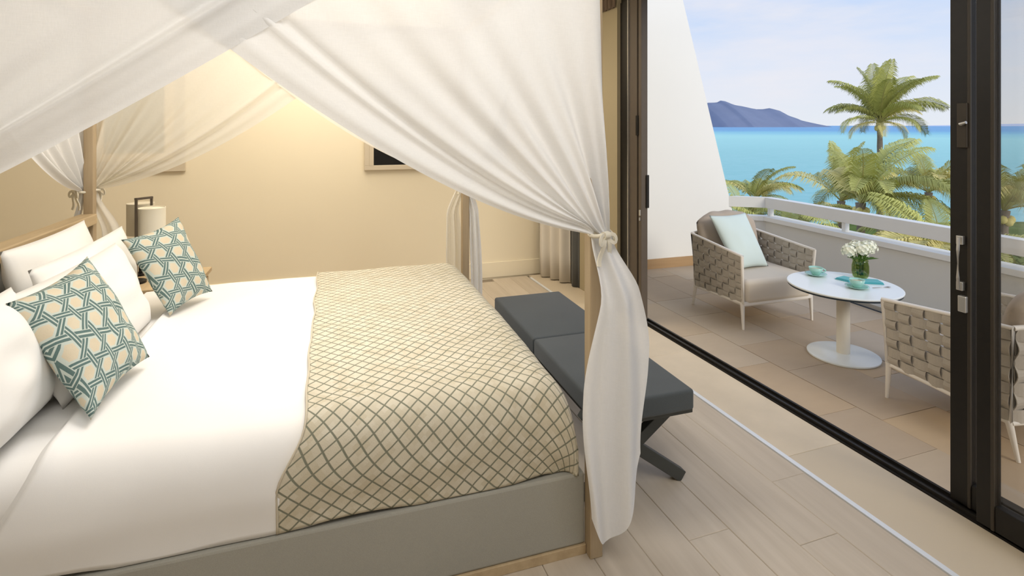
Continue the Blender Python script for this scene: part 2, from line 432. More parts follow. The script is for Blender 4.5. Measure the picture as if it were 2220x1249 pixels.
# stacked leaf at the far jamb
d2 = struct(thing('door_2','','')); del d2['label'], d2['category']
m = MB(); m.x = DX; m.box((-.170,-.022,.02),(-.060,.022,2.57)); m.build('stile', M['bronze_lit'], d2, bevel=.003)
m = MB(); m.x = DX; m.box((-.058,-.008,.02),(-.045,.04,2.57)).box((-.045,-.018,.02),(-.004,.040,2.57)); m.build('edge_stile', M['bronze_lit'], d2, bevel=.003)
m = MB(); m.x = DX; m.box((-.006,.022,.90),(.008,.048,1.16)); m.build('handle', M['bronze'], d2, bevel=.004)
m = MB(); m.x = DX; m.box((-.028,-.026,.84),(-.010,-.016,.885)).box((-.024,-.028,.80),(-.014,-.016,.825)); m.build('lock_plate', M['steel'], d2, bevel=.002)
m = MB(); m.x = DX; m.box((-.066,-.032,1.47),(-.040,-.014,1.63)); m.build('latch', M['bronze'], d2, bevel=.004)
# two leaves at the right
def leaf(nm, sa, sb, w, stile_w):
    d = struct(thing(nm,'','')); del d['label'], d['category']
    q = lambda a, b, n_, mt, bv=.003: MB_box(a, b, n_, mt, d, bv)
    q((sa,w-.02,.02), (sa+stile_w,w+.02,2.57), 'stile', M['bronze'])
    q((sb-stile_w,w-.02,.02), (sb,w+.02,2.57), 'stile', M['bronze'])
    q((sa+stile_w,w-.02,.02), (sb-stile_w,w+.02,.115), 'bottom_rail', M['bronze'])
    q((sa+stile_w,w-.02,2.48), (sb-stile_w,w+.02,2.57), 'top_rail', M['bronze'])
    q((sa+stile_w-.012,w-.025,.02), (sa+stile_w,w+.01,2.57), 'glazing_bead', M['bronze_mid'])
    q((sa+stile_w,w-.004,.115), (sb-stile_w,w+.004,2.48), 'glass_pane', M['pane'], 0)
    return d
def MB_box(a, b, n_, mt, p, bv):
    m = MB(); m.x = DX; m.box(a, b); return m.build(n_, mt, p, bevel=bv)
d3 = leaf('door_3', 2.205, 3.70, .052, .078)
MB_box((2.238,.018,1.46),(2.275,.032,1.64),'latch_plate',M['bronze_mid'],d3,.003)
m = MB(); m.x = DX; m.tube([(2.262,.020,1.555),(2.262,.004,1.555)],.006,10).tube([(2.258,.004,1.555),(2.283,.002,1.562)],.006,10); m.build('thumb_turn', M['steel'], d3, smooth=True, sharp=40)
m = MB(); m.x = DX; m.box((2.238,.014,1.07),(2.262,.033,1.105)).box((2.238,.014,.885),(2.262,.033,.92)); m.tube([(2.254,.004,1.10),(2.258,-.006,1.05),(2.258,-.006,.94),(2.254,.004,.89)],.006,8); m.build('handle', M['steel'], d3, bevel=.002)
m = MB(); m.x = DX; m.box((2.245,.012,.80),(2.275,.033,.865)); m.build('lock_plate', M['steel'], d3, bevel=.003)
d4 = leaf('door_4', 2.332, 3.90, -.002, .062)

# ------------------------------------------------------------------ bed
BX0, BX1, BY0, BY1 = -1.35, .90, 1.815, 3.85
PH = 2.24
bed = thing('canopy_bed', 'wooden four-poster bed with grey linen base and headboard rail', 'bed', ((BX0+BX1)/2,(BY0+BY1)/2,0))
for px in (BX0, BX1):
    for py in (BY0, BY1):
        box('post', (px-.025,py-.025,0), (px+.025,py+.025,PH), M['post'], bed, bevel=.004)
for py in (BY0, BY1): box('canopy_rail', (BX0+.025,py-.02,PH-.05), (BX1-.025,py+.02,PH-.005), M['head'], bed, bevel=.003)
for px in (BX0, BX1): box('canopy_rail', (px-.02,BY0+.025,PH-.05), (px+.02,BY1-.025,PH-.005), M['head'], bed, bevel=.003)
box('linen_base', (BX0+.03,1.828,.035), (BX1-.028,BY1-.03,.290), M['base'], bed, bevel=.008)
box('plinth', (BX0+.03,1.822,.0), (BX1-.026,BY1-.02,.034), M['head'], bed, bevel=.002)
m = MB(); m.box((BX0-.035,BY0+.025,.29),(BX0+.005,BY1-.025,1.00)); m.build('headboard', M['base'], bed, bevel=.006)
m = MB(); m.box((BX0-.045,BY0+.025,.975),(BX0+.045,BY1-.025,1.035)); m.build('headboard_rail', M['head'], bed, bevel=.006)
mat_ = MB().box((BX0+.05,1.895,.293), (BX1-.12,BY1-.09,.572)).build('mattress', M['sheet'], None, bevel=.07, seg=5)
tag(mat_, 'white sheeted mattress on the grey linen base under the duvet', 'mattress')

# soft bedding: cross section of the bed from near hem over the top to the far hem
def arc_profile(y0, y1, ztop, zhem, r, n=120, flare=.0):
    pts = []
    seg1 = ztop-r-zhem; arc = r*PI/2; flat = (y1-y0)-2*r
    tot = 2*seg1+2*arc+flat
    def at(t):
        s = t*tot
        def half(s):
            if s < seg1:
                q = 1-s/seg1; return (-flare*q*q, zhem+s)
            a = (s-seg1)/r; return (r-r*math.cos(a), ztop-r+r*math.sin(a))
        if s < seg1+arc: d, z = half(s); return y0+d, z, s
        if s > tot-seg1-arc: d, z = half(tot-s); return y1-d, z, s
        f = (s-seg1-arc)/flat
        return y0+r+flat*f, ztop+.012*math.sin(PI*f), s
    return at, tot
# duvet
DX0, DX1 = -.80, .12
prof, tot = arc_profile(1.842, 3.80, .600, .296, .125, flare=-.004)
def duvet(u, v):
    x = DX0+(DX1-DX0)*u; y, z, s = prof(v)
    roll = .030*math.exp(-((x-DX0)/.05)**2) if x < DX0+.2 else 0
    side = 1-sm(.40,.60,z)
    w = .010*nz3(x*2.2, s*2.0, 3)+.004*nz3(x*6, s*5, 9)
    z2 = z + (0 if side > .99 else (w+roll)*(1-side))
    y2 = y + (w*1.4-.004)*side*(-1 if y < 2.8 else 1)*-1
    if v < .5: y2 -= .014*side*math.sin(PI*sm(.29,.60,z))
    if u < .02: z2 = z2-.022
    z2 += (.010*math.sin(x*7+1)+.006*math.sin(x*17))*math.exp(-v*60)
    if y2 < 2: x2 = x-.09*side*(1-u)**3
    else: x2 = x
    return (x2, y2, max(z2, .294))
m = MB(); m.grid(90, 150, duvet)
o = m.build('duvet', M['sheet'], None, smooth=True)
tag(o, 'plain white duvet spread over the mattress from pillows to lattice coverlet', 'duvet')
sd = o.modifiers.new('thick', 'SOLIDIFY'); sd.thickness = .014; sd.offset = -1

# turned back top sheet between duvet and pillows
def turned(u, v):
    x = -1.02+.26*u; y, z, s = prof(v)
    side = 1-sm(.40,.60,z)
    z += (-.012+.012*u+.004*nz3(x*7, s*3, 1))*(1-side)
    y += .006*side*(1 if y < 2.8 else -1)
    xx = x-(.16*side if y < 2 else 0)*(1-.3*u)
    return (xx, y, max(z, .294))
m = MB(); m.grid(14, 150, turned)
o = m.build('top_sheet', M['sheet'], None, smooth=True)
tag(o, 'smooth white top sheet showing between the pillows and the duvet edge', 'sheet')

# lattice coverlet over the foot end
RX0, RX1 = -.085, .842
profR, totR = arc_profile(1.832, 3.81, .617, .296, .135, flare=-.004)
FR = .13
def cover(u, v):
    y, z, s = profR(v)
    Ltop = RX1-RX0-FR; Larc = FR*PI/2; Ld = .14; Lx = Ltop+Larc+Ld
    sx = u*Lx
    if sx < Ltop: x = RX0+sx; dz = 0
    elif sx < Ltop+Larc:
        a = (sx-Ltop)/FR; x = RX1-FR+FR*math.sin(a); dz = FR-FR*math.cos(a)
    else: x = RX1+.006*math.sin(s*12); dz = FR+sx-Ltop-Larc
    side = 1-sm(.42,.60,z)
    crown = sm(.2,.9,u)
    wr = (.0095*nz3(x*3+s*2.2, s*1.0-x*1.5, 5)+.0125*abs(nz3(x*1.6-s*5.2, s*1.2+x*2.6, 11)))*(.4+.6*math.exp(-((s-.75)/.6)**2))
    slack = .012*math.exp(-u*7)*nz3(s*4.2, 2.0, 7)
    near = y < 2.8
    z2 = z-dz*(1-.25*side)+(wr+.003)*(1-side)
    y2 = y+(wr*1.2-.012*math.sin(PI*sm(.29,.6,z)))*side*(1 if near else -1)*1.0
    # corner tuck
    c = side*sm(.55,1,u)
    x -= .035*c*sm(0,1,(.50-z)/.2) if near else 0
    y2 += (.030*c*(1-sm(.29,.42,z)))*(1 if near else -1)
    x2 = x+slack-(.075*side if near else 0)*(1-u)**2
    if near: z2 += .010*math.sin(x*9+.6)*math.exp(-v*60)
    return (x2, y2, max(z2, .2945))
Lx_ = RX1-RX0-FR+FR*PI/2+.14
m = MB(); m.grid(120, 220, cover, lambda u, v: (u*Lx_, v*totR))
o = m.build('foot_coverlet', M['lattice'], None, smooth=True)
tag(o, 'beige coverlet with grey-green diamond lattice laid across the foot of the bed', 'coverlet')
sd = o.modifiers.new('thick', 'SOLIDIFY'); sd.thickness = .008; sd.offset = -1
# piped edge of the coverlet
pp = [Vector(cover(0.0, j/110))+Vector((.0,0,.002)) for j in range(111)]
MB().tube(pp, .0035, 6).build('piping', plain('piping', (.62,.55,.42), .8, .1), o, smooth=True)

# ------------------------------------------------------------------ pillows
def frame(bl, br, tl, tr):
    bl, br, tl, tr = map(Vector, (bl, br, tl, tr))
    c = (bl+br+tl+tr)/4; ux = ((br-bl)+(tr-tl)).normalized(); uy = ((tl-bl)+(tr-br)); uy = (uy-ux*uy.dot(ux)).normalized()
    return c, ux, uy, ux.cross(uy)
def pillow_mesh(name, corners, thick, mat, pinch=.07, wrinkle=.010, seed=0, n=26, boxy=2.4, parent=None, uvoff=(0,0), floor_z=None):
    bl, br, tl, tr = [Vector(c) for c in corners]
    c, ux, uy, un = frame(*corners)
    w = ((br-bl).length+(tr-tl).length)/2; h = ((tl-bl).length+(tr-br).length)/2
    m = MB()
    def side(sgn):
        def fn(u, v):
            a = 2*u-1; b = 2*v-1
            a = math.copysign(abs(a)**.85, a) if a else 0; b = math.copysign(abs(b)**.85, b) if b else 0
            uu, vv = (a+1)/2, (b+1)/2
            p = bl*(1-uu)*(1-vv)+br*uu*(1-vv)+tl*(1-uu)*vv+tr*uu*vv
            p = p - ux*(a*w/2*pinch*(1-b*b)) - uy*(b*h/2*pinch*(1-a*a))
            t = max(0, (1-abs(a)**boxy)*(1-abs(b)**boxy))**.55
            k = wrinkle*nz3(a*2+seed, b*2, sgn*2.+seed)*t
            q = p+un*(sgn*(thick/2*t)+k)
            if floor_z is not None and q.z < floor_z: q.z = floor_z
            return q
        return fn
    for sg in (1,-1): m.grid(n, n, side(sg), lambda u, v: ((u-.5)*w+uvoff[0], (v-.5)*h+uvoff[1]))
    return m.build(name, mat, parent, smooth=True, weld=.0005)
def standing(y0, y1, xb, xt, z0, z1, skew=0):
    return ((xb,y0,z0), (xb,y1,z0), (xt+skew,y0+.01,z1), (xt-skew,y1-.01,z1))
PG = 'white bed pillows'
p = pillow_mesh('pillow', standing(2.66,3.46,-1.135,-1.235,.585,1.055), .17, M['pillowcase'], .05, .032, 1)
tag(p, 'white pillow at the back against the headboard, its point beside the far head post', 'pillow', PG)
p = pillow_mesh('pillow', standing(1.86,2.62,-1.14,-1.24,.585,1.03), .17, M['pillowcase'], .05, .032, 2)
tag(p, 'white pillow against the headboard at the left edge behind the nearest pillow', 'pillow', PG)
p = pillow_mesh('pillow', standing(2.50,3.49,-.985,-1.075,.590,1.01), .16, M['pillowcase'], .05, .032, 3)
tag(p, 'white pillow in the middle layer with its corner in front of the lamp shade', 'pillow', PG)
p = pillow_mesh('pillow', ((-.855,2.22,.60),(-.835,3.10,.60),(-1.02,2.22,.985),(-.985,3.10,.99)), .23, M['pillowcase'], .05, .032, 4)
tag(p, 'plump rounded white pillow right behind the two patterned cushions', 'pillow', PG)
p = pillow_mesh('pillow', ((-.93,1.66,.60),(-.925,2.34,.60),(-1.06,1.66,1.0),(-1.04,2.32,1.0)), .24, M['pillowcase'], .05, .032, 5)
tag(p, 'nearest white pillow at the left edge of the photo beside the front patterned cushion', 'pillow', PG)
CG = 'patterned cushions on the bed'
c1 = pillow_mesh('cushion', ((-.715,2.045,.632),(-.675,2.485,.650),(-.985,2.165,.985),(-.935,2.64,1.025)), .15, M['cane'], .10, .012, 6)
tag(c1, 'front cream and teal cane-pattern square cushion, the nearer one', 'cushion', CG)
c2 = pillow_mesh('cushion', ((-.745,3.05,.630),(-.620,3.375,.645),(-.965,3.11,1.0),(-.80,3.445,1.05)), .13, M['cane'], .10, .012, 8, uvoff=(.02,.03))
tag(c2, 'farther cream and teal cane-pattern square cushion in front of the lamp', 'cushion', CG)

# ------------------------------------------------------------------ bed curtains: each panel hangs from a rail, sweeps to a tie on the post, then falls as a tail
TZ = 1.165
def bed_curtain(label, post, along, nrm, span, see_mat, tail, seed=0, off=.045, acf=.65, zcf=1.254):
    """post: xy of post, along: unit xy from post toward mid span, nrm: outward unit xy; tail: dict"""
    root_loc = (post[0], post[1], 0)
    t = thing('bed_curtain', label, 'curtain', root_loc, 'sheer curtains of the four-poster bed')
    A = Vector((*along,0)); Nn = Vector((*nrm,0)); P0 = Vector((*post,0))+Nn*off; off = abs(off)
    ainner = span*.755
    k = span/2.25
    def path(u, q):
        e = u**.9
        a0 = ainner*(1-e)+.004*e; ac = acf*k*(1-e)**1.1-.012*e; ae = .020*(1-2*u)-.012
        z0 = PH-.03; zc = zcf*(1-e)+1.72*e; ze = TZ+.02*math.sin(u*9)
        b0, b1, b2 = (1-q)**2, 2*q*(1-q), q*q
        return b0*a0+b1*ac+b2*ae, b0*z0+b1*zc+b2*ze
    def folds(u, q):
        f = .55*math.sin(2*PI*(4.2*u+seed*.37))+.35*math.sin(2*PI*(8.7*u+seed*.71)+1.3*q)+.35*nz3(u*6, q*1.2, seed)
        amp = .006+.030*sm(.15,.75,q)*(1-.45*sm(.8,1,q))
        hem = (.018*math.exp(-((u-.112)/.014)**2)-.014*math.exp(-((u-.142)/.013)**2)+.008*math.exp(-((u-.03)/.02)**2))*sm(0,.2,q)*(1-.5*sm(.85,1,q))
        edge = .018*math.exp(-((u-.93)/.05)**2)*sm(.2,.8,q)
        return f*amp+hem+edge+.05*math.sin(PI*q)*(u*(1-u))*1.4
    T = tail; tdir = Vector((*T['dir'],0)).normalized(); tn = Vector((tdir.y,-tdir.x,0))
    toff = Vector((*T['off'],0))
    qn = .62
    def fn(u, v):
        if v <= qn:
            q = v/qn; a, z = path(u, q)
            p = P0+A*a+Nn*folds(u, q); p.z = z
            c = sm(.93,1,q)
            return p*(1-c)+tie_pt(u, 0)*c if c > 0 else p
        return tie_pt(u, (v-qn)/(1-qn))
    def tie_pt(u, r):
        w = T['w0']+(T['w1']-T['w0'])*sm(0,.55,r)+(T.get('w2',T['w1'])-T['w1'])*sm(.6,1,r)
        zb = T['z0']+T.get('hem',.6)*(.12*((.36-u)/.36)**2 if u < .36 else .29*((u-.36)/.64)**1.6)
        z = TZ+.0*u-(TZ-zb)*r
        fold = math.sin(2*PI*(T.get('n',3)*u+.15)+.5*math.sin(3*r+seed))
        amp = T.get('amp',.035)*(.5+.5*sm(0,.4,r))
        p = Vector((post[0],post[1],0))+toff*sm(0,.25,r)+Nn*off*(1-sm(0,.25,r))*.9+tdir*((u-.5)*w+T.get('shift',0)*sm(0,.5,r)+.010*math.sin(5*r+seed))+tn*(fold*amp)
        p.z = z; return p
    m = MB(); m.grid(110, 96, fn)
    cl = m.build('drape', see_mat, t, smooth=True)
    # tie: a band around the gathered cloth and a bow
    c = Vector((post[0],post[1],TZ))+Nn*(off*.9)
    m = MB(); ring = []
    for i in range(17):
        a = 2*PI*i/16; ring.append(c+tdir*(.034*math.cos(a))+tn*(.030*math.sin(a))+Vector((0,0,.004*math.sin(2*a))))
    m.tube(ring, .0075, 8, cap=False); m.build('tie_band', M['tie'], t, smooth=True)
    m = MB(); out = T.get('bow', Nn); out = Vector((*out,0)) if len(out) == 2 else out
    cb = c+out*.034; sd_ = out.cross(Vector((0,0,1)))
    def ribbon(pts, w):
        V = []
        for i, p in enumerate(pts):
            d = (pts[min(i+1,len(pts)-1)]-pts[max(i-1,0)]).normalized(); s_ = d.cross(out).normalized()
            V.append([m.v(p+s_*w/2+out*.002), m.v(p-s_*w/2+out*.002), m.v(p-s_*w/2-out*.002), m.v(p+s_*w/2-out*.002)])
        for a, b in zip(V, V[1:]):
            for j in range(4): m.bm.faces.new((a[j],a[(j+1)%4],b[(j+1)%4],b[j]))
        m.bm.faces.new(V[0]); m.bm.faces.new(V[-1][::-1])
    for sg in (-1,1):
        lp = [cb+sd_*(sg*.040*math.sin(PI*i/10))*(1)+Vector((0,0,.015*math.sin(2*PI*i/10)-.018*math.sin(PI*i/10)))+out*(.012*math.sin(PI*i/10)) for i in range(11)]
        ribbon(lp, .013)
        tl = [cb+sd_*(sg*(.006+.026*i/6))+Vector((0,0,-.105*i/6))+out*(.006*math.sin(i)) for i in range(7)]
        ribbon(tl, .018)
    m.tube([cb-sd_*.012, cb+sd_*.012], .014, 8)
    m.build('bow', M['tie'], t, smooth=True, sharp=50)
    return t
SX = BX1-BX0; SY = BY1-BY0
NT = dict(dir=(1,-.10), off=(.036,-.105), w0=.085, w1=.262, w2=.200, z0=.095, hem=1.0, n=1.7, amp=.030, shift=.006, bow=(.35,-.94))
bed_curtain('right half of the near-side sheer curtain, tied to the near foot post', (BX1,BY0), (-1,0), (0,-1), SX, M['curtain'], NT, 1)
bed_curtain('left half of the near-side sheer curtain sweeping across the top left', (BX0,BY0), (1,0), (0,-1), SX, M['curtain'], dict(dir=(1,.1), off=(-.03,-.08), w0=.08, w1=.22, z0=.05, n=3, shift=-.02), 2, off=.058, acf=.5, zcf=1.34)
bed_curtain('near half of the foot-end sheer curtain, behind the near-side curtain', (BX1,BY0), (0,1), (1,0), SY, M['curtain'], dict(dir=(.3,1), off=(.060,.0), w0=.06, w1=.09, z0=.10, n=2, amp=.015, bow=(1,0)), 3, off=-.012)
bed_curtain('far half of the foot-end sheer curtain, falling white beside the far foot post', (BX1,BY1), (0,-1), (1,0), SY, M['curtain'], dict(dir=(1,.1), off=(.070,0), w0=.06, w1=.085, z0=.06, n=2, amp=.02, bow=(1,-.3)), 4, off=-.012)
bed_curtain('right half of the far-side sheer curtain, tied to the far foot post', (BX1,BY1), (-1,0), (0,1), SX, M['curtain_far'], dict(dir=(1,0), off=(-.085,.035), w0=.07, w1=.12, z0=.06, n=2, amp=.02, bow=(-.6,-.8)), 5)
bed_curtain('left half of the far-side sheer curtain, swagged in front of the framed glass', (BX0,BY1), (1,0), (0,1), SX, M['curtain_far'], dict(dir=(1,.1), off=(.075,.02), w0=.05, w1=.13, z0=.06, n=1.6, amp=.015, shift=.03, bow=(.5,.8)), 6)
bed_curtain('head-end sheer curtain tied with a bow left of the far head post', (BX0,BY1), (0,-1), (-1,0), SY, M['curtain'], dict(dir=(0,1), off=(-.08,-.02), w0=.06, w1=.09, z0=.06, n=2, amp=.02, bow=(-.65,-.75)), 7)

# ------------------------------------------------------------------ bench at the foot of the bed
bn = thing('foot_bench', 'charcoal upholstered bench with crossed legs at the foot of the bed', 'bench', (1.22,2.68,0))
for i, (a, b) in enumerate(((1.955,2.675),(2.677,3.40))):
    mb = MB().box((.985,a,.365),(1.435,b,.452)); o = mb.build('seat_pad', M['bench'], bn, bevel=.014, seg=4)
    for p_ in o.data.polygons: p_.use_smooth = True
for y in (2.09,3.26):
    MB().bar((.985,y,.362),(1.46,y,.012),.05,.042,(0,1,0)).build('leg', M['bench_leg'], bn, bevel=.003)
    MB().bar((1.455,y+.0,.362),(.98,y+.0,.012),.048,.040,(0,1,0)).build('leg', M['bench_leg'], bn, bevel=.003)
MB().box((1.0,1.975,.345),(1.44,3.38,.366)).build('seat_frame', M['bench_leg'], bn, bevel=.003)

# ------------------------------------------------------------------ bedside
ns = thing('nightstand', 'pale wooden nightstand behind the farther cushion, one top corner showing', 'nightstand', (-1.07,4.22,0))
m = MB().box((-1.36,4.02,.12),(-.86,4.50,.49)); m.build('body', M['head'], ns, bevel=.004)
box('top', (-1.38,4.00,.49), (-.835,4.52,.520), M['head'], ns, bevel=.004)
dr = box('drawer', (-.86,4.06,.28), (-.845,4.46,.47), M['post'], ns, bevel=.003)
MB().tube([(-.845,4.23,.38),(-.82,4.23,.38)], .010, 10).build('knob', M['bronze'], dr, smooth=True, sharp=40)
for x in (-1.33,-.89):
    for y in (4.05,4.41): MB().tube([(x,y,.13),(x,y,0)], [.022,.016], 10).build('leg', M['post'], ns, smooth=True, sharp=40)
lp = thing('bedside_lamp', 'ivory drum shade lamp with bent dark stem behind the cushion', 'lamp', (-1.13,4.22,.52))
MB().lathe((-1.23,4.20,.521),[(0,0),(.07,0),(.07,.014),(.0,.016)],28).build('base', M['bronze'], lp, smooth=True, sharp=30)
MB().bar((-1.218,4.20,.53),(-1.218,4.20,1.075),.014,.018,(0,1,0)).bar((-1.224,4.196,1.068),(-1.146,4.275,1.068),.016,.014).bar((-1.15,4.27,1.07),(-1.15,4.27,1.015),.014,.014,(0,1,0)).build('stem', M['bronze_lit'], lp)
MB().lathe((-1.15,4.27,.775),[(.082,0),(.082,.225),(.078,.225),(.078,.0),(.082,0)],36).lathe((-1.15,4.27,.775),[(.0,.215),(.079,.215),(.079,.219),(0,.219)],36).build('lamp_shade', M['shade'], lp, smooth=True, sharp=30)
lp2 = thing('wall_lamp', 'greyish drum shade just left of the ivory lamp shade', 'lamp', (-1.256,4.42,.52))
MB().lathe((-1.256,4.42,.80),[(.082,0),(.082,.215),(.0,.216)],36).build('lamp_shade', M['shade_grey'], lp2, smooth=True, sharp=30)
MB().tube([(-1.256,4.42,.521),(-1.256,4.42,.82)], .012, 10).lathe((-1.256,4.42,.521),[(0,0),(.05,0),(.05,.012),(0,.013)],24).build('stem', M['bronze'], lp2, smooth=True, sharp=40)

# ------------------------------------------------------------------ far wall: framed panel, television
fp = thing('framed_glass_panel', 'dim framed glass panel on the far wall seen through sheer curtain', 'picture', (-1.58,5.43,1.158))
def ring(lo, hi, w, y0, y1):
    (x0,z0),(x1,z1) = lo, hi; m = MB()
    m.box((x0,y0,z0),(x1,y1,z0+w)).box((x0,y0,z1-w),(x1,y1,z1)).box((x0,y0,z0+w),(x0+w,y1,z1-w)).box((x1-w,y0,z0+w),(x1,y1,z1-w)); return m
ring((-1.96,1.158),(-1.206,2.35),.09,5.405,5.438).build('mount', M['bezel'], fp)
ring((-1.87,1.248),(-1.296,2.26),.065,5.395,5.438).build('frame', M['frame_light'], fp, bevel=.004)
box('pane', (-1.81,5.425,1.31), (-1.36,5.432,2.20), M['glass_dark'], fp)
tv = thing('television', 'black television screen in a greige surround on the far wall', 'television', (1.0,5.43,1.125))
ring((.29,1.125),(1.75,2.02),.045,5.40,5.438).build('surround', M['bezel'], tv, bevel=.003)
box('side_surround', (.335,5.40,1.165), (.375,5.438,1.98), M['bezel'], tv)
box('screen', (.375,5.42,1.168), (1.706,5.437,1.976), M['screen'], tv)

# ------------------------------------------------------------------ window curtains in the far right corner, pleated valance
def hang(name, label, p, q, z0, z1, nf, amp, mat, seed=0):
    p = Vector(p); q = Vector(q); d = (q-p); n_ = Vector((-d.y,d.x)).normalized()
    def fn(u, v):
        a = p+d*u+n_*(amp*math.sin(2*PI*nf*u+seed)*(.8+.2*v)+.010*nz3(u*8,v*2,seed))
        return (a.x, a.y, z1+(z0-z1)*v)
    m = MB(); m.grid(int(14*nf)+8, 10, fn)
    o = m.build(name, mat, None, smooth=True); s_ = o.modifiers.new('thick','SOLIDIFY'); s_.thickness = .006
    return o
tag(hang('window_curtain','',(2.03,5.36),(2.185,4.965),.012,2.60,3.2,.035,M['drape'],.5), 'beige floor-length curtain gathered in the far corner by the glass door', 'curtain')
tag(hang('blackout_curtain','',(2.205,4.95),(2.225,4.80),.006,2.60,1.2,.018,M['drape_dark'],1.2), 'narrow charcoal curtain beside the beige one in the far corner', 'curtain')
tag(hang('pleated_blind','',(2.215,4.93),(2.245,4.12),2.535,2.78,13,.014,M['valance'],0), 'brown pleated blind gathered above the far end of the glass door', 'blind')

# ------------------------------------------------------------------ balcony
BZ = -.008
bf = struct(box('balcony_floor', (2.3,-1.7,-.20), (4.75,5.4,BZ-.014), M['joint']))
rt = random.Random(11); w0 = .092
rows = (.30,.42,.30,.42,.42,.30,.30)
for rwd in rows:
    s0 = -1.45-rt.random()*.5
    while s0 < 4.6:
        ln = rt.choice((.42,.56,.62,.72)); a = max(s0,-1.42); b = min(s0+ln,4.6)
        if b-a > .05:
            box('tile', (a+.0018, w0+.0018, BZ-.0135), (b-.0018, w0+rwd-.0018, BZ+rt.uniform(-.001,.001)), M['tile'], bf, x=DX)
        s0 += ln
    w0 += rwd
# fin wall with its slanted edge
YF = 5.25
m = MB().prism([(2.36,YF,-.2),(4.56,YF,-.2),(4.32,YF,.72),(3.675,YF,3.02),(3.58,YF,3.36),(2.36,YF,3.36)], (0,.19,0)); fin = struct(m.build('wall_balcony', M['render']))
struct(box('baseboard_balcony', (2.36,YF-.014,BZ), (4.46,YF,.098), wood('skirt_timber', (.52,.34,.18), (.42,.27,.14), 0, 1., .5, .05)))
# parapet
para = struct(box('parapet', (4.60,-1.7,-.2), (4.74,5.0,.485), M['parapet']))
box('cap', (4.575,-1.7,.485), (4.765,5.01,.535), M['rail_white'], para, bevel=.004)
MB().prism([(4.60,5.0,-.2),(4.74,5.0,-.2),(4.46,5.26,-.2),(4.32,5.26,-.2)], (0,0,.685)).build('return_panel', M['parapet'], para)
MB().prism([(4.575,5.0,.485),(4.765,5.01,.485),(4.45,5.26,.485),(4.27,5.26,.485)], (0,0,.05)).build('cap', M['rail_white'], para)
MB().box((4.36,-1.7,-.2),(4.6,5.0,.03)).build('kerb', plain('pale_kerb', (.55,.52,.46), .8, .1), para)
box('drain_gap', (4.335,-1.7,BZ-.01), (4.36,4.9,BZ+.002), M['table_edge'], para)
rl = struct(thing('balcony_rail','','')); del rl['label'], rl['category']
box('rail', (4.62,-1.7,.625), (4.72,5.03,.742), M['rail_white'], rl, bevel=.004)
MB().prism([(4.62,5.03,.625),(4.72,5.03,.625),(4.42,5.25,.625),(4.31,5.25,.625)], (0,0,.117)).build('rail', M['rail_white'], rl)
for y in (5.0,4.05,3.05,2.3,1.5,.6): box('rail_post', (4.645,y-.02,.533), (4.695,y+.02,.626), M['rail_white'], rl)

